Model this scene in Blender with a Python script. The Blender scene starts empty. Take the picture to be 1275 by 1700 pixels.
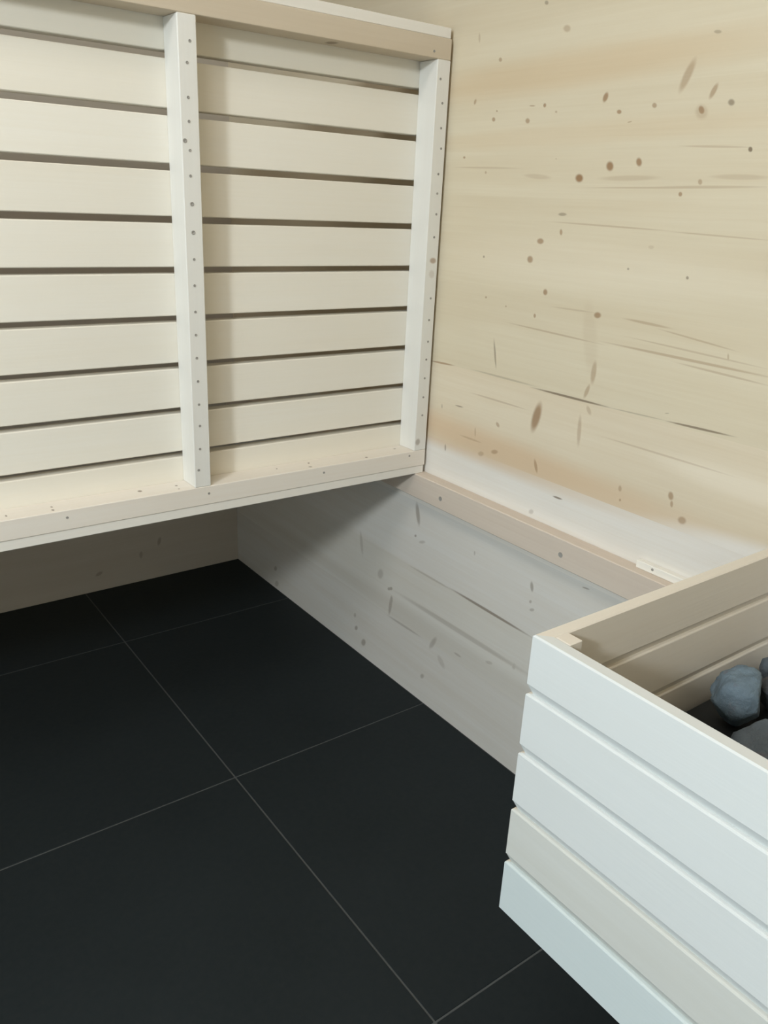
import bpy, bmesh, math, random
from mathutils import Vector, Matrix, noise

random.seed(7)
scene = bpy.context.scene
col = scene.collection

# ------------------------------------------------------------------ camera
cam_data = bpy.data.cameras.new('camera')
cam = bpy.data.objects.new('camera', cam_data)
col.objects.link(cam)
cam_data.sensor_fit = 'HORIZONTAL'
cam_data.sensor_width = 36.0
cam_data.lens = 36.0 * 1349.44 / 1275.0
cam_data.clip_start = 0.02
cam.rotation_mode = 'XYZ'
cam.rotation_euler = (1.2075, -0.0450, -0.6307)
cam.location = (-1.0189, -2.0745, 1.0375)
scene.camera = cam

# ------------------------------------------------------------------ light
world = bpy.data.worlds.new('daylight')
scene.world = world
world.use_nodes = True
wb = world.node_tree.nodes['Background']
wb.inputs['Color'].default_value = (0.72, 0.91, 1.0, 1)
wb.inputs['Strength'].default_value = 1.5

# daylight entering through the door opening in the left wall
sun_data = bpy.data.lights.new('door_daylight', 'AREA')
sun_data.shape = 'RECTANGLE'
sun_data.size = 0.22
sun_data.size_y = 0.22
sun_data.energy = 30
sun_data.color = (0.90, 0.97, 1.0)
sun = bpy.data.objects.new('door_daylight', sun_data)
col.objects.link(sun)
sun.location = (-2.60, -2.36, 1.75)       # bright window of the room outside, seen through the door opening
sun.rotation_euler = (Vector((-0.4, -1.2, 0.7)) - sun.location).to_track_quat('-Z', 'Y').to_euler()

scene.view_settings.view_transform = 'Standard'
scene.view_settings.look = 'None'
scene.view_settings.gamma = 1.0
scene.view_settings.use_curve_mapping = False
scene.view_settings.exposure = 0.12

# ------------------------------------------------------------------ helpers
def set_props(o, label=None, category=None, group=None, kind=None):
    if label: o['label'] = label
    if category: o['category'] = category
    if group: o['group'] = group
    if kind: o['kind'] = kind
    return o

def link_mesh(name, me, mat=None, parent=None):
    o = bpy.data.objects.new(name, me)
    col.objects.link(o)
    if mat and not me.materials:
        me.materials.append(mat)
    if parent:
        o.parent = parent
        o.matrix_parent_inverse = Matrix.Translation(-Vector(parent.location))
    return o

def empty(name, loc):
    o = bpy.data.objects.new(name, None)
    o.empty_display_size = 0.05
    col.objects.link(o)
    o.location = loc
    return o

def bm_mesh(name, bm):
    bmesh.ops.recalc_face_normals(bm, faces=bm.faces)
    me = bpy.data.meshes.new(name)
    bm.to_mesh(me)
    bm.free()
    return me

def box_mesh(name, lo, hi, bevel=0.0, seg=1):
    bm = bmesh.new()
    vs = [bm.verts.new((x, y, z)) for x in (lo[0], hi[0]) for y in (lo[1], hi[1]) for z in (lo[2], hi[2])]
    for f in ((0,1,3,2), (4,6,7,5), (0,4,5,1), (2,3,7,6), (0,2,6,4), (1,5,7,3)):
        bm.faces.new([vs[i] for i in f])
    if bevel > 0:
        bmesh.ops.recalc_face_normals(bm, faces=bm.faces)
        bmesh.ops.bevel(bm, geom=list(bm.edges), offset=bevel, segments=seg, affect='EDGES', profile=0.6)
    return bm_mesh(name, bm)

def box(name, lo, hi, mat, parent=None, bevel=0.0, seg=1):
    return link_mesh(name, box_mesh(name, lo, hi, bevel, seg), mat, parent)

# ------------------------------------------------------------------ materials
class Nodes:
    """small wrapper for building node trees"""
    def __init__(self, name):
        self.mat = bpy.data.materials.new(name)
        self.mat.use_nodes = True
        self.t = self.mat.node_tree
        self.bsdf = self.t.nodes['Principled BSDF']
    def new(self, kind, **kw):
        n = self.t.nodes.new(kind)
        for k, v in kw.items():
            setattr(n, k, v)
        return n
    def link(self, a, b):
        self.t.links.new(a, b)
    def math(self, op, a, b=None, clamp=False):
        n = self.new('ShaderNodeMath', operation=op, use_clamp=clamp)
        for i, v in enumerate((a, b)):
            if v is None: continue
            if isinstance(v, (int, float)): n.inputs[i].default_value = v
            else: self.link(v, n.inputs[i])
        return n.outputs[0]
    def mix(self, fac, a, b, blend='MIX'):
        n = self.new('ShaderNodeMix', data_type='RGBA', blend_type=blend)
        if isinstance(fac, (int, float)): n.inputs[0].default_value = fac
        else: self.link(fac, n.inputs[0])
        for sock, v in ((n.inputs[6], a), (n.inputs[7], b)):
            if isinstance(v, tuple): sock.default_value = (*v[:3], 1)
            else: self.link(v, sock)
        return n.outputs[2]
    def position(self):
        return self.new('ShaderNodeNewGeometry').outputs['Position']
    def noise(self, vec, scale, loc=(0,0,0), detail=4, rough=0.55, lo=0.3, hi=0.7):
        m = self.new('ShaderNodeMapping')
        m.inputs['Scale'].default_value = scale
        m.inputs['Location'].default_value = loc
        self.link(vec, m.inputs['Vector'])
        n = self.new('ShaderNodeTexNoise')
        n.inputs['Scale'].default_value = 1.0
        n.inputs['Detail'].default_value = detail
        n.inputs['Roughness'].default_value = rough
        self.link(m.outputs[0], n.inputs['Vector'])
        r = self.new('ShaderNodeMapRange')
        r.inputs[1].default_value = lo
        r.inputs[2].default_value = hi
        self.link(n.outputs[0], r.inputs[0])
        return r.outputs[0]
    def plane_vec(self, axes):
        s = self.new('ShaderNodeSeparateXYZ')
        self.link(self.position(), s.inputs[0])
        c = self.new('ShaderNodeCombineXYZ')
        for i, a in enumerate(axes):
            self.link(s.outputs['xyz'.index(a)], c.inputs[i])
        return c.outputs[0]
    def spots(self, vec, items, soft=0.45):
        """soft ellipse mask: union of (u, v, angle, half_u, half_v, strength)"""
        acc = None
        for it in items:
            m = self.new('ShaderNodeMapping', vector_type='TEXTURE')
            m.inputs['Location'].default_value = (it[0], it[1], 0)
            m.inputs['Rotation'].default_value = (0, 0, it[2])
            m.inputs['Scale'].default_value = (it[3] * 1.15, it[4] * 1.15, 1)
            self.link(vec, m.inputs['Vector'])
            l = self.new('ShaderNodeVectorMath', operation='LENGTH')
            self.link(m.outputs[0], l.inputs[0])
            r = self.new('ShaderNodeMapRange', interpolation_type='SMOOTHSTEP')
            r.inputs[1].default_value = 1.0
            r.inputs[2].default_value = soft
            r.inputs[3].default_value = 0.0
            r.inputs[4].default_value = it[5]
            self.link(l.outputs['Value'], r.inputs[0])
            acc = r.outputs[0] if acc is None else self.math('MAXIMUM', acc, r.outputs[0])
        return acc

def wood(name, base, dark, axis='y', grain=0.35, fine=0.25, rough=0.62, seed=0.0, knots=None, plane=None,
         bands=None, tone_random=0.0, bump=0.04, gloss=0.25):
    """pale planed softwood; axis is the direction of the grain"""
    n = Nodes(name)
    pos = n.position()
    long, cross = 1.6, 26.0
    sc = [cross, cross, cross]; sc['xyz'.index(axis)] = long
    g1 = n.noise(pos, tuple(sc), (seed, seed * 1.7, seed * 0.6), detail=5, lo=0.35, hi=0.72)
    sc2 = [240.0] * 3; sc2['xyz'.index(axis)] = 5.0
    g2 = n.noise(pos, tuple(sc2), (seed, 0, seed), detail=2, lo=0.3, hi=0.75)
    c = n.mix(n.math('MULTIPLY', g1, grain), base, dark)
    c = n.mix(n.math('MULTIPLY', g2, fine), c, dark)
    blot = n.noise(pos, (3.0, 3.0, 3.0), (seed * 3, 1, 2), detail=2)
    c = n.mix(n.math('MULTIPLY', blot, 0.18), c, tuple(v * 0.86 for v in base))
    if tone_random:
        oi = n.new('ShaderNodeObjectInfo')
        c = n.mix(n.math('MULTIPLY', oi.outputs['Random'], tone_random), c, tuple(d * 0.9 for d in dark))
    if plane:
        pv = n.plane_vec(plane)
        for colour, items, soft in (bands or []):
            if items:
                c = n.mix(n.spots(pv, items, soft), c, colour)
        k0 = [k for k in (knots or []) if k[6] == 0]
        k1 = [k for k in (knots or []) if k[6] == 1]
        if k1: c = n.mix(n.math('MULTIPLY', n.spots(pv, k1), 0.9), c, (0.30, 0.165, 0.075))
        if k0: c = n.mix(n.math('MULTIPLY', n.spots(pv, k0), 0.8), c, (0.15, 0.10, 0.06))
    n.link(c, n.bsdf.inputs['Base Color'])
    n.bsdf.inputs['Roughness'].default_value = rough
    n.bsdf.inputs['Specular IOR Level'].default_value = gloss
    b = n.new('ShaderNodeBump')
    b.inputs['Strength'].default_value = bump
    b.inputs['Distance'].default_value = 0.002
    n.link(g2, b.inputs['Height'])
    n.link(b.outputs[0], n.bsdf.inputs['Normal'])
    return n.mat

def plain(name, colour, rough=0.5, metallic=0.0, var=0.1, scale=40.0, bump=0.0):
    n = Nodes(name)
    g = n.noise(n.position(), (scale,) * 3, detail=4)
    c = n.mix(n.math('MULTIPLY', g, var), colour, tuple(v * 0.4 for v in colour))
    n.link(c, n.bsdf.inputs['Base Color'])
    n.bsdf.inputs['Roughness'].default_value = rough
    n.bsdf.inputs['Metallic'].default_value = metallic
    if bump:
        b = n.new('ShaderNodeBump')
        b.inputs['Strength'].default_value = bump
        b.inputs['Distance'].default_value = 0.003
        n.link(g, b.inputs['Height'])
        n.link(b.outputs[0], n.bsdf.inputs['Normal'])
    return n.mat

SPRUCE, SPRUCE_D = (0.60, 0.50, 0.37), (0.48, 0.37, 0.25)
ASPEN, ASPEN_D = (0.83, 0.80, 0.74), (0.74, 0.68, 0.60)

# marks on the boards, in metres on the board's own plane:
# (u, v, angle, half length, half width, strength, 0 = dark / 1 = brown)
WALL_KNOTS = [
    (-1.0709,1.3291,-2.775,0.0047,0.003,0.6,0), (-1.1178,1.2899,-2.848,0.0084,0.0051,0.45,1), (-1.3732,1.257,-2.975,0.0063,0.0023,0.5,0),
    (-0.9261,1.2983,1.415,0.008,0.0026,0.35,1), (-0.9806,1.2617,-2.765,0.0046,0.0034,0.6,1), (-1.2068,1.1935,1.932,0.0075,0.0051,0.85,1),
    (-0.9274,1.2037,1.981,0.005,0.0034,0.6,1), (-1.0889,1.1895,-2.563,0.0036,0.0033,0.8,1), (-1.0622,1.1902,-3.082,0.0071,0.0011,0.6,1),
    (-1.1142,1.1792,-2.933,0.0029,0.0018,0.5,1), (-0.9826,1.1869,-2.979,0.0026,0.0016,0.6,1), (-1.2348,1.1732,-2.935,0.0049,0.0031,0.8,1),
    (-0.9765,1.1747,-2.832,0.0047,0.0036,0.7,1), (-1.0552,1.1693,-2.826,0.0056,0.0042,0.65,1), (-1.2936,1.1782,-2.72,0.0047,0.0035,0.65,1),
    (-1.3683,1.1687,0.829,0.0071,0.0045,0.85,1), (-1.3688,1.1665,-2.56,0.0115,0.0088,0.3,1), (-1.3816,1.1899,2.019,0.0106,0.0042,0.6,1),
    (-1.4096,1.1752,-2.722,0.0056,0.0041,0.75,0), (-1.3386,1.2109,1.969,0.0225,0.007,0.5,1), (-1.2558,1.1594,3.003,0.0045,0.0011,0.5,1),
    (-1.4476,1.1204,0.805,0.0038,0.003,1,0), (-1.2311,1.1021,-2.458,0.0081,0.0067,0.95,1), (-1.2815,1.1072,0.93,0.0069,0.0051,0.9,1),
    (-1.1759,1.0858,-2.946,0.0087,0.0064,1,1), (-0.9101,1.1177,-3.053,0.0036,0.0022,0.7,1), (-0.968,1.0936,-2.594,0.0028,0.0025,0.5,1),
    (-1.3843,1.0822,0.92,0.0043,0.0034,0.55,1), (-1.3571,1.0666,-2.421,0.0036,0.0032,0.75,1), (-1.1506,1.0335,3.117,0.0095,0.0028,0.6,0),
    (-1.1521,1.0072,1.336,0.0053,0.0033,0.7,1), (-1.1104,0.9913,3.134,0.0083,0.005,0.75,1), (-1.0918,0.9618,-3.008,0.0074,0.0063,0.75,1),
    (-0.9809,0.9578,-3.107,0.0028,0.0023,0.7,0), (-1.2895,0.9637,-3.071,0.0024,0.0019,0.6,0), (-1.3898,0.9605,-2.538,0.0027,0.0024,0.75,0),
    (-1.3236,0.9961,3.126,0.0055,0.0029,0.2,1), (-1.1248,1.1131,-2.986,0.0017,0.0011,0.4,1), (-1.333,1.0745,3.128,0.1505,0.0014,0.35,1),
    (-1.0884,1.0877,-3.086,0.0328,0.004,0.25,1), (-1.2666,1.0862,3.124,0.0571,0.0043,0.25,1), (-1.4398,1.0884,-3.13,0.0453,0.0038,0.25,1),
    (-0.9697,1.1009,-3.127,0.0878,0.0017,0.25,1), (-1.2393,1.0205,-3.13,0.1172,0.0015,0.35,1), (-1.4243,1.017,-3.123,0.0799,0.0013,0.32,1),
    (-1.3974,1.1246,-3.106,0.0555,0.0016,0.3,1), (-1.3997,1.0764,3.129,0.0883,0.0017,0.3,1), (-1.1332,0.914,0.995,0.0056,0.0053,0.8,1),
    (-1.2451,0.8917,3.051,0.0078,0.0053,0.8,1), (-1.1156,0.8741,1.386,0.0039,0.0031,0.7,1), (-0.9953,0.8905,3.073,0.0028,0.0023,0.6,1),
    (-1.0465,0.8812,3.039,0.0026,0.0018,0.5,1), (-1.0308,0.7971,1.334,0.0274,0.0028,0.6,0), (-1.2527,0.8052,1.582,0.0203,0.0058,0.5,1),
    (-1.2445,0.7734,1.891,0.0136,0.0041,0.5,1), (-1.1446,0.7085,1.788,0.0294,0.0101,0.85,1), (-1.2399,0.7079,1.494,0.0276,0.0045,0.4,1),
    (-1.0546,0.6737,0.663,0.0062,0.004,0.55,1), (-1.053,0.6223,2.849,0.0101,0.0045,0.55,1), (-1.0181,0.6093,2.815,0.009,0.0051,0.4,1),
    (-1.1562,0.6244,1.183,0.0132,0.0039,0.6,1), (-1.3346,0.638,1.471,0.0056,0.0036,0.5,1), (-1.3379,0.6201,2.123,0.0028,0.0024,0.55,1),
    (-1.4244,0.6541,1.283,0.0072,0.0051,0.7,1), (-1.4281,0.6426,1.409,0.0057,0.0028,0.6,1), (-1.4495,0.6241,2.935,0.0078,0.0064,0.6,1),
    (-1.4719,0.8658,1.355,0.0057,0.0016,0.4,1), (-0.8984,0.6734,1.476,0.0048,0.0016,0.6,0), (-0.9477,0.6842,3.098,0.0128,0.0016,0.7,0),
    (-0.917,0.5948,1.477,0.0076,0.0025,0.7,0), (-1.213,0.584,3.106,0.0115,0.002,0.95,0), (-1.1578,0.5404,2.634,0.0068,0.0048,0.35,0),
    (-0.9977,0.646,1.451,0.0102,0.0022,0.4,1), (-1.3944,0.7717,2.918,0.0041,0.0008,0.5,0), (-0.9868,0.6301,3.139,0.0324,0.0022,0.35,1),
    (-0.8894,0.7559,3.103,0.038,0.0021,0.75,1), (-1.2116,0.7569,3.131,0.0871,0.0022,0.95,0), (-1.4488,0.7622,3.109,0.0568,0.0019,0.9,0),
    (-1.0567,0.7594,3.14,0.0862,0.0019,0.35,0), (-1.3427,0.7592,3.11,0.053,0.0012,0.4,0), (-1.1579,0.8522,-3.118,0.1111,0.0017,0.4,1),
    (-1.404,0.8523,-3.13,0.1486,0.0023,0.45,1), (-1.3367,0.8919,-3.106,0.0444,0.0023,0.4,1), (-1.4198,0.8812,-3.05,0.0674,0.0015,0.35,1),
    (-1.419,0.8643,-3.107,0.1192,0.0015,0.3,1), (-1.4655,0.8427,-3.104,0.0762,0.0018,0.35,1), (-1.0488,0.7163,-3.14,0.0738,0.002,0.35,1),
    (-1.4005,0.7102,3.14,0.1225,0.0017,0.3,1), (-1.1973,0.8939,3.123,0.0499,0.0017,0.25,1), (-1.2534,0.7446,0.92,0.0088,0.0043,0.35,1),
    (-1.2369,0.8554,1.328,0.0622,0.016,0.1,1), (-0.8461,0.431,1.318,0.0268,0.0073,0.6,0), (-0.8428,0.3806,2.501,0.0044,0.0031,0.7,0),
    (-0.8658,0.3746,2.761,0.0125,0.0038,0.35,0), (-1.1804,0.403,1.349,0.0106,0.0045,0.65,0), (-1.1812,0.3731,2.262,0.0042,0.0031,0.5,0),
    (-1.1871,0.3592,2.636,0.007,0.0033,0.45,0), (-1.076,0.3072,-3.133,0.121,0.0036,0.85,0), (-0.9009,0.306,3.133,0.0779,0.0031,0.3,0),
    (-0.7611,0.2207,2.587,0.0074,0.0041,0.6,0), (-0.7708,0.1847,1.634,0.0234,0.0043,0.5,0), (-0.924,0.1612,2.089,0.023,0.0067,0.4,0),
    (-0.9545,0.1303,0.705,0.0177,0.0088,0.25,0), (-1.0031,0.1719,3.121,0.0125,0.0032,0.4,0), (-0.8965,0.0636,2.276,0.0088,0.0056,0.45,0),
    (-1.0943,0.2006,2.848,0.0115,0.004,0.3,0), (-1.1599,0.2267,1.762,0.0079,0.0052,0.3,0), (-1.2982,0.4499,3.023,0.0085,0.0017,0.6,0),
    (-1.0258,0.4101,1.536,0.005,0.0026,0.4,0), (-0.9967,0.2265,3.13,0.2162,0.007,0.35,0), (-0.8207,0.1541,3.116,0.065,0.0035,0.4,0),
    (-0.234,0.0608,2.432,0.0115,0.0072,0.5,0), (-0.2409,0.016,2.477,0.0147,0.0087,0.4,0), (-0.6466,0.291,1.367,0.0325,0.0063,0.3,0),
    (-0.7257,0.2438,2.102,0.0151,0.011,0.35,0), (-0.7679,0.2242,2.517,0.0071,0.0044,0.6,0), (-0.7719,0.198,1.607,0.0111,0.0055,0.5,0),
    (-0.7672,0.178,1.636,0.0245,0.0046,0.5,0), (-0.638,0.062,2.275,0.0088,0.0058,0.6,0), (-0.6706,0.0376,2.248,0.0131,0.0085,0.6,0),
    (-0.926,0.1643,1.943,0.0149,0.0046,0.45,0), (-0.8965,0.064,2.303,0.007,0.0044,0.5,0), (-0.6306,0.0938,1.939,0.0075,0.005,0.4,0),
    (-0.8531,-0.1985,2.993,0.0408,0.0056,0.25,0),
]
RAIL_LOW = [
    (-0.792,-0.8478,1.524,0.00472,0.00176,0.8,0), (-0.7255,-0.842,1.528,0.004,0.00192,0.8,0), (-0.7274,-0.856,1.694,0.004,0.0024,0.9,0),
    (-0.5848,-0.8365,1.572,0.0048,0.004,0.9,0), (-0.523,-0.8391,1.334,0.00336,0.00264,0.8,0), (-0.5255,-0.856,1.238,0.00328,0.00208,0.6,0),
    (-0.331,-0.8375,1.057,0.00344,0.00176,0.7,0), (-0.2624,-0.8354,1.012,0.0048,0.00216,0.8,0), (-0.2712,-0.856,1.905,0.004,0.004,0.6,0),
    (-0.1456,-0.856,0.774,0.00392,0.00296,0.8,0), (-0.0617,-0.8346,0.732,0.00424,0.00312,0.6,0),
]
RAIL_TOP = [
    (-0.234,-0.842,1.478,0.014,0.0105,0.8,0),
]
POST_KNOTS = [
    (-0.0196,0.9422,3.064,0.0085,0.0058,0.7,1), (-0.0206,0.9182,1.954,0.0084,0.0072,0.25,1), (-0.0291,0.597,1.514,0.0076,0.0065,0.6,0),
]


# ------------------------------------------------------------------ room shell
ROOM_L, ROOM_F, ROOM_H = -2.05, -2.85, 2.25
JOINT0, JOINT = 0.0073, 0.14993
edges = [0.0] + [round(JOINT0 + JOINT * k, 4) for k in range(1, 15)] + [ROOM_H]

# floor slab with a grid of large slate-grey tiles
m_grout = plain('grout', (0.085, 0.09, 0.09), 0.9, var=0.3, scale=60)
def tile_material():
    n = Nodes('anthracite_tile')
    pos = n.position()
    g = n.noise(pos, (5, 5, 5), detail=6, rough=0.6)
    f = n.noise(pos, (90, 90, 90), detail=3)
    c = n.mix(n.math('MULTIPLY', g, 0.5), (0.0105, 0.0155, 0.0175), (0.016, 0.022, 0.025))
    c = n.mix(n.math('MULTIPLY', f, 0.25), c, (0.024, 0.028, 0.03))
    n.link(c, n.bsdf.inputs['Base Color'])
    n.bsdf.inputs['Roughness'].default_value = 0.62
    n.bsdf.inputs['Specular IOR Level'].default_value = 0.2
    b = n.new('ShaderNodeBump')
    b.inputs['Strength'].default_value = 0.12
    b.inputs['Distance'].default_value = 0.001
    n.link(f, b.inputs['Height'])
    n.link(b.outputs[0], n.bsdf.inputs['Normal'])
    return n.mat
m_tile = tile_material()
floor = box('floor', (ROOM_L - 0.1, ROOM_F - 0.1, -0.10), (0.1, 0.1, -0.0012), m_grout)
set_props(floor, 'floor of large anthracite tiles with pale thin joints', kind='structure')
TX, TY, T, G = -0.4608, -0.9068, 0.6007, 0.0016
xs = [ROOM_L] + [TX + T * k for k in (-2, -1, 0)] + [0.0]
ys = [ROOM_F] + [TY + T * k for k in (-3, -2, -1, 0, 1)] + [0.0]
for i in range(len(xs) - 1):
    for j in range(len(ys) - 1):
        box('tile', (xs[i] + G, ys[j] + G, -0.008), (xs[i+1] - G, ys[j+1] - G, 0.0), m_tile, floor, 0.0006)

# right wall: solid planks laid level, knotty spruce
wall_right = empty('wall_right', (0.0, 0.0, 0.0))
set_props(wall_right, 'right wall of knotty pale spruce planks laid level', kind='structure')
PALE = (0.86, 0.80, 0.70)
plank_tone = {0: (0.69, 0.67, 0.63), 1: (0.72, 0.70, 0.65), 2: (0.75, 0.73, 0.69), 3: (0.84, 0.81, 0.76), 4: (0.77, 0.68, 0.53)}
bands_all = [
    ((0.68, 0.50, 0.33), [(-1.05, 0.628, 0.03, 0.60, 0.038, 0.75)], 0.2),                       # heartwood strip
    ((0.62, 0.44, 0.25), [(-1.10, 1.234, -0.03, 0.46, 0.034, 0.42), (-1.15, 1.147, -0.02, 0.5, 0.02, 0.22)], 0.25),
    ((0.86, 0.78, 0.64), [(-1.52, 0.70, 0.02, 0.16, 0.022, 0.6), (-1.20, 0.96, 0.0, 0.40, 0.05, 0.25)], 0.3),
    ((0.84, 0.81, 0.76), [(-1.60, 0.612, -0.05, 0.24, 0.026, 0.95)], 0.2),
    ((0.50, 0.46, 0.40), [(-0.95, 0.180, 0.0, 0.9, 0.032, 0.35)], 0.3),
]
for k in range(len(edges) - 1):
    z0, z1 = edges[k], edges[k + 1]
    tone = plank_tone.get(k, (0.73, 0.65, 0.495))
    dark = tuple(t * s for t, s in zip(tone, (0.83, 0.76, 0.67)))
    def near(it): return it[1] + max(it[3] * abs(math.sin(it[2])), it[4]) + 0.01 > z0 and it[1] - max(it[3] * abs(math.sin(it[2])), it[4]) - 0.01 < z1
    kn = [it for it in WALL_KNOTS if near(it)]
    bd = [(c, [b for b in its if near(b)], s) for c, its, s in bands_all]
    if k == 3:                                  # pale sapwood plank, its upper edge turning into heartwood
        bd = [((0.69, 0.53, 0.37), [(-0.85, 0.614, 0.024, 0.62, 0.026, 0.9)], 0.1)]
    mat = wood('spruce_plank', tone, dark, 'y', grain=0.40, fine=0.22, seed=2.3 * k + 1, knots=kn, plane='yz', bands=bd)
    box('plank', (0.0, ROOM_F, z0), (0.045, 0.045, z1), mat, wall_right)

# back wall
wall_back = empty('wall_back', (0.0, 0.0, 0.0))
set_props(wall_back, 'back wall of pale spruce planks behind the upturned bench', kind='structure')
m_back = wood('spruce_plank_back', (0.54, 0.49, 0.42), (0.44, 0.38, 0.30), 'x', grain=0.4, fine=0.22, tone_random=0.15,
              plane='xz', knots=[(-0.30, 0.08, 1.5, 0.012, 0.006, 0.4, 0), (-0.245, 0.11, 1.3, 0.014, 0.006, 0.5, 0),
                                 (-0.42, 0.05, 0.4, 0.012, 0.006, 0.5, 0), (-0.06, 0.20, 0.2, 0.014, 0.007, 0.5, 0),
                                 (-0.12, 0.31, 0.7, 0.02, 0.005, 0.5, 0)])
for k in range(len(edges) - 1):
    box('plank', (ROOM_L, 0.0, edges[k]), (0.0, 0.045, edges[k + 1]), m_back, wall_back)

# left wall with the door opening, front wall and ceiling (out of the picture)
m_shell = wood('spruce_panel', SPRUCE, SPRUCE_D, 'y', seed=5)
DY0, DY1, DZ = -2.75, -1.50, 1.95
wl = empty('wall_left', (ROOM_L, 0, 0)); set_props(wl, 'left spruce wall with a door opening', kind='structure')
box('panel', (ROOM_L - 0.045, DY1, 0), (ROOM_L, 0, ROOM_H), m_shell, wl)
box('panel', (ROOM_L - 0.045, ROOM_F, 0), (ROOM_L, DY0, ROOM_H), m_shell, wl)
box('panel', (ROOM_L - 0.045, DY0, DZ), (ROOM_L, DY1, ROOM_H), m_shell, wl)
wf = box('wall_front', (ROOM_L - 0.045, ROOM_F - 0.045, 0), (0.045, ROOM_F, ROOM_H), m_shell)
set_props(wf, 'front spruce wall behind the viewer', kind='structure')
ce = box('ceiling', (ROOM_L - 0.045, ROOM_F - 0.045, ROOM_H), (0.045, 0.045, ROOM_H + 0.03), m_shell)
set_props(ce, 'flat spruce ceiling', kind='structure')

# unseen fill lamp, added flush in the ceiling to brighten up-facing edges
lamp = empty('added_fill_lamp', (-1.25, -1.70, ROOM_H))
set_props(lamp, 'added square fill lamp out of view, flush in the ceiling, with a white diffuser', 'added fill lamp')
def emitter(name, colour, strength):
    n = Nodes(name)
    n.bsdf.inputs['Base Color'].default_value = (0.8, 0.8, 0.8, 1)
    n.bsdf.inputs['Emission Color'].default_value = (*colour, 1)
    n.bsdf.inputs['Emission Strength'].default_value = strength
    return n.mat
LX, LY, LH = -1.25, -1.70, 0.30
box('diffuser', (LX - LH, LY - LH, ROOM_H - 0.012), (LX + LH, LY + LH, ROOM_H - 0.002), emitter('fill_lamp_diffuser', (1.0, 0.97, 0.93), 9.5), lamp)
m_lampframe = plain('white_fill_lamp_frame', (0.8, 0.8, 0.8), 0.4)
for a0, a1, b0, b1 in ((-LH - .02, -LH, -LH - .02, LH + .02), (LH, LH + .02, -LH - .02, LH + .02), (-LH, LH, -LH - .02, -LH), (-LH, LH, LH, LH + .02)):
    box('frame', (LX + a0, LY + b0, ROOM_H - 0.016), (LX + a1, LY + b1, ROOM_H), m_lampframe, lamp)

# ------------------------------------------------------------------ bench, standing on its edge
BX1, BX0 = -0.008, -2.040
BY, BZ0, BZ1 = -0.8664, 0.5300, 1.3182
FR = 0.049           # frame depth
ST = 0.024           # slat thickness
FT = 0.0165          # edge board thickness
RAIL = 0.0325
bench = empty('bench', ((BX0 + BX1) / 2, BY + FR, BZ0))
set_props(bench, 'pale slatted wooden bench standing on its long edge, framed underside showing', 'bench')
m_slat = wood('aspen_slat', (0.85, 0.815, 0.735), (0.78, 0.71, 0.58), 'x', grain=0.25, fine=0.15, tone_random=0.22, seed=3)
m_edge = wood('aspen_edge_board', ASPEN, ASPEN_D, 'x', grain=0.2, fine=0.2, seed=8)
m_post = wood('aspen_post', (0.80, 0.79, 0.75), (0.72, 0.68, 0.62), 'z', grain=0.25, fine=0.2, seed=11, knots=POST_KNOTS, plane='xz')
m_rail_low = wood('spruce_rail', (0.82, 0.77, 0.70), (0.73, 0.63, 0.52), 'x', grain=0.35, fine=0.2, seed=14, knots=RAIL_LOW, plane='xy')
m_rail_top = wood('spruce_rail_top', (0.64, 0.555, 0.44), (0.52, 0.42, 0.30), 'x', grain=0.45, fine=0.2, seed=17, knots=RAIL_TOP, plane='xy')
box('edge_board', (BX0, BY + 0.0015, BZ0), (BX1 - 0.0012, BY + FR + ST, BZ0 + FT), m_edge, bench, 0.0012)
box('edge_board', (BX0, BY + 0.0015, BZ1 - FT), (BX1 - 0.0012, BY + FR + ST, BZ1), m_edge, bench, 0.0012)
RL0, RL1 = BZ0 + FT, BZ0 + FT + RAIL
RT0, RT1 = BZ1 - FT - RAIL, BZ1 - FT
box('rail', (BX0, BY, RL0), (BX1, BY + FR, RL1), m_rail_low, bench, 0.001)
box('rail', (BX0, BY, RT0), (BX1, BY + FR, RT1), m_rail_top, bench, 0.001)
post_x = [(-0.0368, BX1), (-0.5012, -0.4726), (-0.967, -0.9385), (-1.4325, -1.404), (-2.040, -2.0115)]
for a, b in post_x:
    box('post', (a, BY, RL1), (b, BY + FR, RT0), m_post, bench, 0.0012)
# ten slats, nine open gaps
P0, PITCH, GAP = 0.6262, 0.07455, 0.0100
gaps = [P0 + PITCH * k for k in range(9)]
lo = BZ0 + FT
for k in range(10):
    z0 = lo if k == 0 else gaps[k - 1] + GAP / 2
    z1 = (BZ1 - FT) if k == 9 else gaps[k] - GAP / 2
    box('slat', (BX0, BY + FR, z0), (BX1 - 0.002, BY + FR + ST, z1), m_slat, bench, 0.0012)
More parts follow.
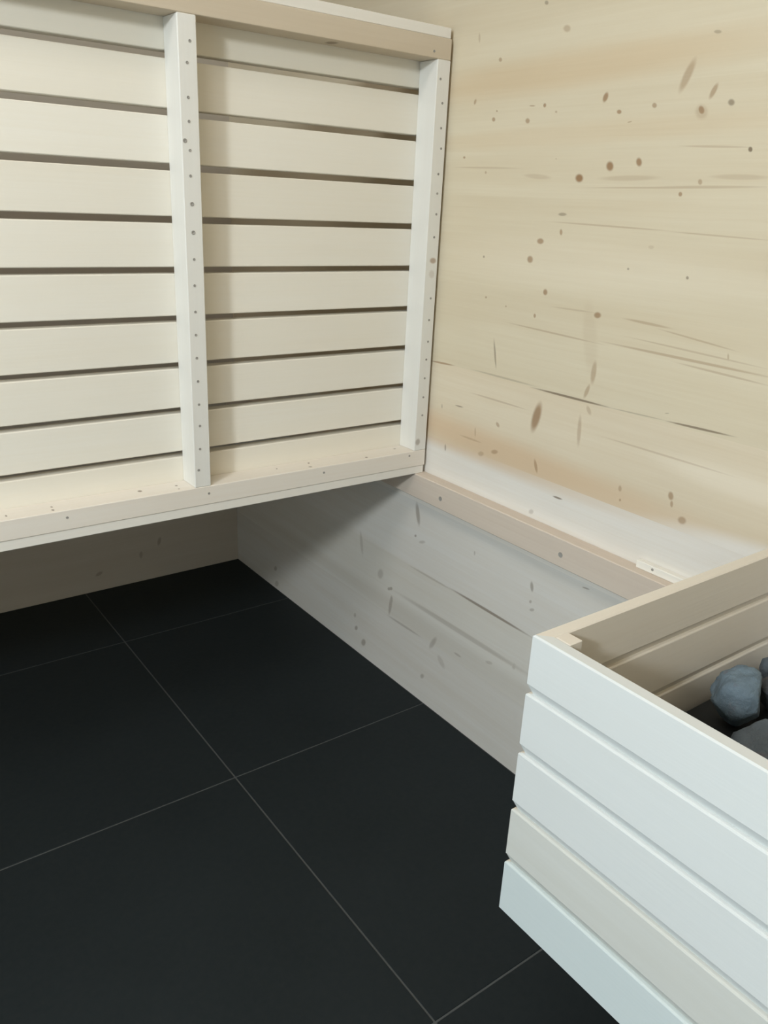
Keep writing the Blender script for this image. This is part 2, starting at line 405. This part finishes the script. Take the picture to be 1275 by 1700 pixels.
# countersunk screws
m_screw = plain('dull_screw', (0.36, 0.34, 0.31), 0.5, 0.0, var=0.3)
def screw_mesh(r):
    bm = bmesh.new()
    rings = []
    for rad, d in ((r, 0.0006), (r * 0.72, 0.0008), (r * 0.45, 0.0002)):
        rings.append([bm.verts.new((rad * math.cos(a * math.pi / 5), -d, rad * math.sin(a * math.pi / 5))) for a in range(10)])
    base = [bm.verts.new((v.co.x, 0.002, v.co.z)) for v in rings[0]]
    for A, B in ((base, rings[0]), (rings[0], rings[1]), (rings[1], rings[2])):
        for i in range(10):
            bm.faces.new((A[i], A[(i+1) % 10], B[(i+1) % 10], B[i]))
    bm.faces.new(rings[2]); bm.faces.new(list(reversed(base)))
    me = bm_mesh('screw', bm); me.materials.append(m_screw)
    return me
me_s, me_b = screw_mesh(0.0021), screw_mesh(0.0031)
mid = [(-.4834,1.2363),(-.4884,1.209),(-.4888,1.1651),(-.4888,1.1342),(-.496,1.1084),(-.4888,1.096),(-.4895,1.0617),(-.4887,1.0232),
       (-.4883,.9831),(-.4887,.9446),(-.4894,.9061),(-.4898,.8667),(-.4902,.8312),(-.4902,.7952),(-.4896,.7581),(-.4894,.7202),
       (-.489,.6846),(-.4904,.6457),(-.4941,.6099)]
right = [(-.0285,1.2395),(-.0212,1.203),(-.0205,1.1638),(-.0175,1.1314),(-.0202,1.0897),(-.0197,1.0575),(-.019,1.0227),(-.0204,.9833),
         (-.0195,.8746),(-.0201,.8346),(-.0194,.7943),(-.0207,.7602),(-.0218,.724),(-.0222,.6866),(-.022,.6507)]
rail_s = [(-.7103,.5668),(-.477,.5658),(-.2482,.5671),(-.0483,.5708),(-.0457,1.2791)]
for i, (x, z) in enumerate(mid + right + rail_s):
    s = link_mesh('screw', me_b if i in (4, 7, 8) else me_s, m_screw, bench)
    s.location = (x, BY, z)

# ------------------------------------------------------------------ battens that carry the bench
m_batten = wood('spruce_batten', (0.70, 0.61, 0.52), (0.60, 0.49, 0.40), 'y', grain=0.35, fine=0.3, seed=21)
def batten(x0, x1, y0, label, marks):
    b = empty('support_batten', ((x0 + x1) / 2, (y0) / 2, 0.4815))
    set_props(b, label, 'batten', 'battens carrying the bench')
    box('bar', (x0, y0, 0.4800), (x1, -0.001, 0.5300), m_batten, b, 0.0015)
    for y in marks:
        bm = bmesh.new()
        # plugged screw hole: dark disc set in a small ring
        r0, r1 = 0.0046, 0.0038
        o = [bm.verts.new((0, r0 * math.cos(a * math.pi / 6), r0 * math.sin(a * math.pi / 6))) for a in range(12)]
        p = [bm.verts.new((-0.0005, r0 * math.cos(a * math.pi / 6), r0 * math.sin(a * math.pi / 6))) for a in range(12)]
        q = [bm.verts.new((-0.0001, r1 * math.cos(a * math.pi / 6), r1 * math.sin(a * math.pi / 6))) for a in range(12)]
        for A, B in ((o, p), (p, q)):
            for i in range(12): bm.faces.new((A[i], A[(i+1) % 12], B[(i+1) % 12], B[i]))
        bm.faces.new(q)
        s = link_mesh('screw', bm_mesh('batten_screw', bm), m_screw, b)
        s.location = (x0 if x0 > -1 else x1, y, 0.5022)
    return b
batten(-0.0285, -0.0005, -1.590, 'brownish wooden batten screwed along the knotty wall under the bench edge', (-0.9462, -1.2589))
batten(ROOM_L + 0.0005, ROOM_L + 0.0285, -1.50, 'wooden batten on the left wall under the other end of the bench', ())
# short white spacer lying on the batten
sp = empty('spacer_strip', (-0.007, -1.47, 0.5300))
set_props(sp, 'short white strip with one screw lying on the batten beside the heater guard', 'wood strip')
m_white = wood('white_strip', (0.90, 0.87, 0.80), (0.82, 0.77, 0.68), 'y', grain=0.2, fine=0.2, seed=31)
box('strip', (-0.0125, -1.560, 0.5300), (-0.0008, -1.3935, 0.5425), m_white, sp, 0.0012)
s = link_mesh('screw', screw_mesh(0.0022), m_screw, sp)
s.location = (-0.0125, -1.424, 0.5375); s.rotation_euler = (0, 0, math.radians(-90))

# ------------------------------------------------------------------ heater guard: open box of five profiled boards a side
GX, GY, GY2, GZ0, GZ1, GT = -0.4825, -1.6125, -2.170, 0.3110, 0.6560, 0.0152
guard = empty('heater_guard', (GX / 2, (GY + GY2) / 2, GZ0))
set_props(guard, 'pale open wooden guard box of grooved boards around the sauna stones', 'heater guard')
m_guard = wood('aspen_guard_board', (0.70, 0.725, 0.72), (0.65, 0.66, 0.64), 'y', grain=0.22, fine=0.15, tone_random=0.15, seed=41)
m_guard_x = wood('aspen_guard_board_side', (0.77, 0.72, 0.64), (0.68, 0.60, 0.50), 'x', grain=0.25, fine=0.15, tone_random=0.12, seed=47)
m_guard_d = wood('aspen_guard_board_beige', (0.63, 0.635, 0.60), (0.56, 0.555, 0.50), 'y', grain=0.45, fine=0.2, seed=43)
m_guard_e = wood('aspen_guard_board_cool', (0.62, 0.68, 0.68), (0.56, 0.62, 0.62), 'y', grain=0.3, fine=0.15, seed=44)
gz = [GZ0, 0.3777, 0.4481, 0.5195, 0.5903, GZ1]
def guard_board(k, P, L, D, length, mitre0, mitre1, mat):
    """board k; P start corner on the outer face, L along, D inwards; ends mitred where asked"""
    z0, z1 = gz[k], gz[k + 1]
    c, up, r = 0.0050, 0.0110, 0.0010
    lo_groove, hi_groove = k > 0, k < 4
    prof = []       # (depth, z) outline
    if lo_groove: prof += [(c, z0), (0.0008, z0 + up - 0.001), (0, z0 + up)]
    else: prof += [(r, z0), (0, z0 + r)]
    prof += [(0, z1 - 0.0018), (0.0006, z1 - 0.0006), (0.0020, z1)] if hi_groove else [(0, z1 - 0.0016), (0.0016, z1)]
    if hi_groove: prof += [(GT - 0.0020, z1), (GT - 0.0006, z1 - 0.0006), (GT, z1 - 0.0018)]
    else: prof += [(GT - 0.0014, z1), (GT, z1 - 0.0014)]
    if lo_groove: prof += [(GT, z0 + up), (GT - 0.0008, z0 + up - 0.001), (GT - c, z0)]
    else: prof += [(GT, z0 + r), (GT - r, z0)]
    bm = bmesh.new()
    A, B = [], []
    for d, z in prof:
        s0 = d if mitre0 else 0.0
        s1 = length - (d if mitre1 else 0.0)
        q = P + D * d
        A.append(bm.verts.new(Vector((q.x, q.y, z)) + L * s0))
        B.append(bm.verts.new(Vector((q.x, q.y, z)) + L * s1))
    n = len(prof)
    for i in range(n):
        bm.faces.new((A[i], A[(i + 1) % n], B[(i + 1) % n], B[i]))
    bm.faces.new(A); bm.faces.new(list(reversed(B)))
    return link_mesh('board', bm_mesh('guard_board', bm), mat, guard)
for k in range(5):
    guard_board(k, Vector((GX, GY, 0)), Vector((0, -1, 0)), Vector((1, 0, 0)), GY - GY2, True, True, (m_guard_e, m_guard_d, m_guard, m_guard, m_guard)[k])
    guard_board(k, Vector((GX, GY, 0)), Vector((1, 0, 0)), Vector((0, -1, 0)), -GX - 0.0008, True, False, m_guard_x)
    guard_board(k, Vector((GX, GY2, 0)), Vector((1, 0, 0)), Vector((0, 1, 0)), -GX - 0.0008, True, False, m_guard_x)
for y0, y1 in ((GY - GT - 0.0185, GY - GT), (GY2 + GT, GY2 + GT + 0.0185)):
    box('corner_post', (GX + GT, y0, GZ0 + 0.002), (GX + GT + 0.0175, y1, GZ1 + 0.0002), m_guard_x, guard, 0.0006)
    box('wall_cleat', (-0.0190, y0, GZ0 + 0.002), (-0.0008, y1, GZ1 - 0.03), m_guard, guard, 0.0010)

# ------------------------------------------------------------------ heater with stones
m_steel = plain('black_steel', (0.018, 0.020, 0.021), 0.55, 0.4, var=0.4)
heater = empty('sauna_heater', (-0.235, -1.89, 0.345))
set_props(heater, 'black steel sauna heater inside the wooden guard, filled with stones', 'heater')
HX0, HX1, HY0, HY1, HZ0, HZ1 = -0.440, -0.030, -2.120, -1.6335, 0.345, 0.478
bm = bmesh.new()
def ring(x0, x1, y0, y1, z): return [bm.verts.new(p) for p in ((x0, y0, z), (x1, y0, z), (x1, y1, z), (x0, y1, z))]
e = 0.022
r = [ring(HX0, HX1, HY0, HY1, HZ0), ring(HX0, HX1, HY0, HY1, HZ1), ring(HX0 + e, HX1 - e, HY0 + e, HY1 - e, HZ1), ring(HX0 + e, HX1 - e, HY0 + e, HY1 - e, 0.37)]
for A, B in zip(r[:-1], r[1:]):
    for i in range(4): bm.faces.new((A[i], A[(i + 1) % 4], B[(i + 1) % 4], B[i]))
bm.faces.new(r[0]); bm.faces.new(r[3])
link_mesh('casing', bm_mesh('casing', bm), m_steel, heater)
GRATE = 0.488
box('stone_tray', (HX0 + 0.004, HY0 + 0.004, HZ1 + 0.0002), (HX1 - 0.004, HY1 - 0.004, GRATE), m_steel, heater, 0.002)
for y in (HY0 + 0.12, HY1 - 0.12):
    box('bracket', (HX1, y - 0.02, HZ0 + 0.02), (-0.0008, y + 0.02, HZ0 + 0.08), m_steel, heater, 0.001)

def stone_material(name, a, b, rust):
    n = Nodes(name)
    pos = n.position()
    g = n.noise(pos, (60, 60, 60), detail=6, rough=0.65)
    f = n.noise(pos, (240, 240, 240), detail=3)
    v = n.noise(pos, (38, 38, 38), (3, 1, 5), detail=3, lo=0.56, hi=0.66)
    c = n.mix(g, a, b)
    c = n.mix(n.math('MULTIPLY', v, 0.6), c, rust)
    c = n.mix(n.math('MULTIPLY', f, 0.25), c, tuple(q * 1.5 for q in a))
    n.link(c, n.bsdf.inputs['Base Color'])
    n.bsdf.inputs['Roughness'].default_value = 0.8
    bmp = n.new('ShaderNodeBump')
    bmp.inputs['Strength'].default_value = 0.8
    bmp.inputs['Distance'].default_value = 0.003
    n.link(g, bmp.inputs['Height'])
    n.link(bmp.outputs[0], n.bsdf.inputs['Normal'])
    return n.mat
m_stone = [stone_material('blue_grey_stone', (0.155, 0.215, 0.265), (0.085, 0.125, 0.16), (0.15, 0.105, 0.115)),
           stone_material('slate_grey_stone', (0.12, 0.15, 0.18), (0.065, 0.085, 0.105), (0.11, 0.085, 0.09)),
           stone_material('dark_stone', (0.075, 0.08, 0.085), (0.04, 0.045, 0.05), (0.10, 0.075, 0.07))]
def stone(x, y, r, seed, mat, label, sx=1.0, sy=1.0, sz=0.9, rot=0.0, z=None):
    bm = bmesh.new()
    bmesh.ops.create_icosphere(bm, subdivisions=4, radius=1.0)
    rnd = random.Random(seed)
    cuts = []
    for i in range(11):
        d = Vector((rnd.gauss(0, 1), rnd.gauss(0, 1), rnd.gauss(0, 1))).normalized()
        cuts.append((d, rnd.uniform(0.60, 0.88)))
    for v in bm.verts:
        p = v.co.copy()
        for d, h in cuts:                       # broken flat facets
            k = p.dot(d)
            if k > h: p -= d * (k - h)
        p *= 1 + 0.07 * noise.noise(p * 2.3 + Vector((seed, 0, 0))) + 0.05 * noise.noise(p * 7 + Vector((0, seed, 0))) + 0.02 * noise.noise(p * 16)
        v.co = Vector((p.x * sx, p.y * sy, p.z * sz)) * r
    for f in bm.faces: f.smooth = True
    zmin = min(v.co.z for v in bm.verts)
    me = bm_mesh('stone', bm)
    me.materials.append(mat)
    o = bpy.data.objects.new('sauna_stone', me)
    col.objects.link(o)
    o.location = (x, y, (GRATE if z is None else z) - zmin)
    o.rotation_euler = (0, 0, rot)
    set_props(o, label, 'stone', 'stones in the heater')
    return o
stone(-0.198, -1.683, 0.0370, 3, m_stone[0], 'blocky blue-grey stone close to the far guard boards', 0.92, 0.92, 1.0, 0.5)
stone(-0.268, -1.764, 0.0560, 9, m_stone[1], 'large rounded slate-grey stone beside the blocky blue-grey stone', 1.05, 0.85, 0.62, -0.4)
stone(-0.134, -1.700, 0.0330, 5, m_stone[2], 'dark stone wedged behind the blocky blue-grey stone', 0.9, 1.0, 0.9, 1.0)
PILE = ('slate-grey sauna stone further inside the heater', 'near-black sauna stone further inside the heater')
spots = [(-0.068, -1.675), (-0.075, -1.745), (-0.155, -1.780), (-0.375, -1.735), (-0.365, -1.815), (-0.255, -1.850), (-0.165, -1.855),
         (-0.080, -1.825), (-0.375, -1.895), (-0.290, -1.930), (-0.205, -1.935), (-0.115, -1.905), (-0.380, -1.980), (-0.300, -2.020), (-0.210, -2.025), (-0.105, -2.000)]
for i, (x, y) in enumerate(spots):
    stone(x, y, random.Random(i).uniform(0.030, 0.036), 20 + i, m_stone[1 + i % 2], PILE[i % 2], 1.0, 0.92, 0.85, i * 1.3)
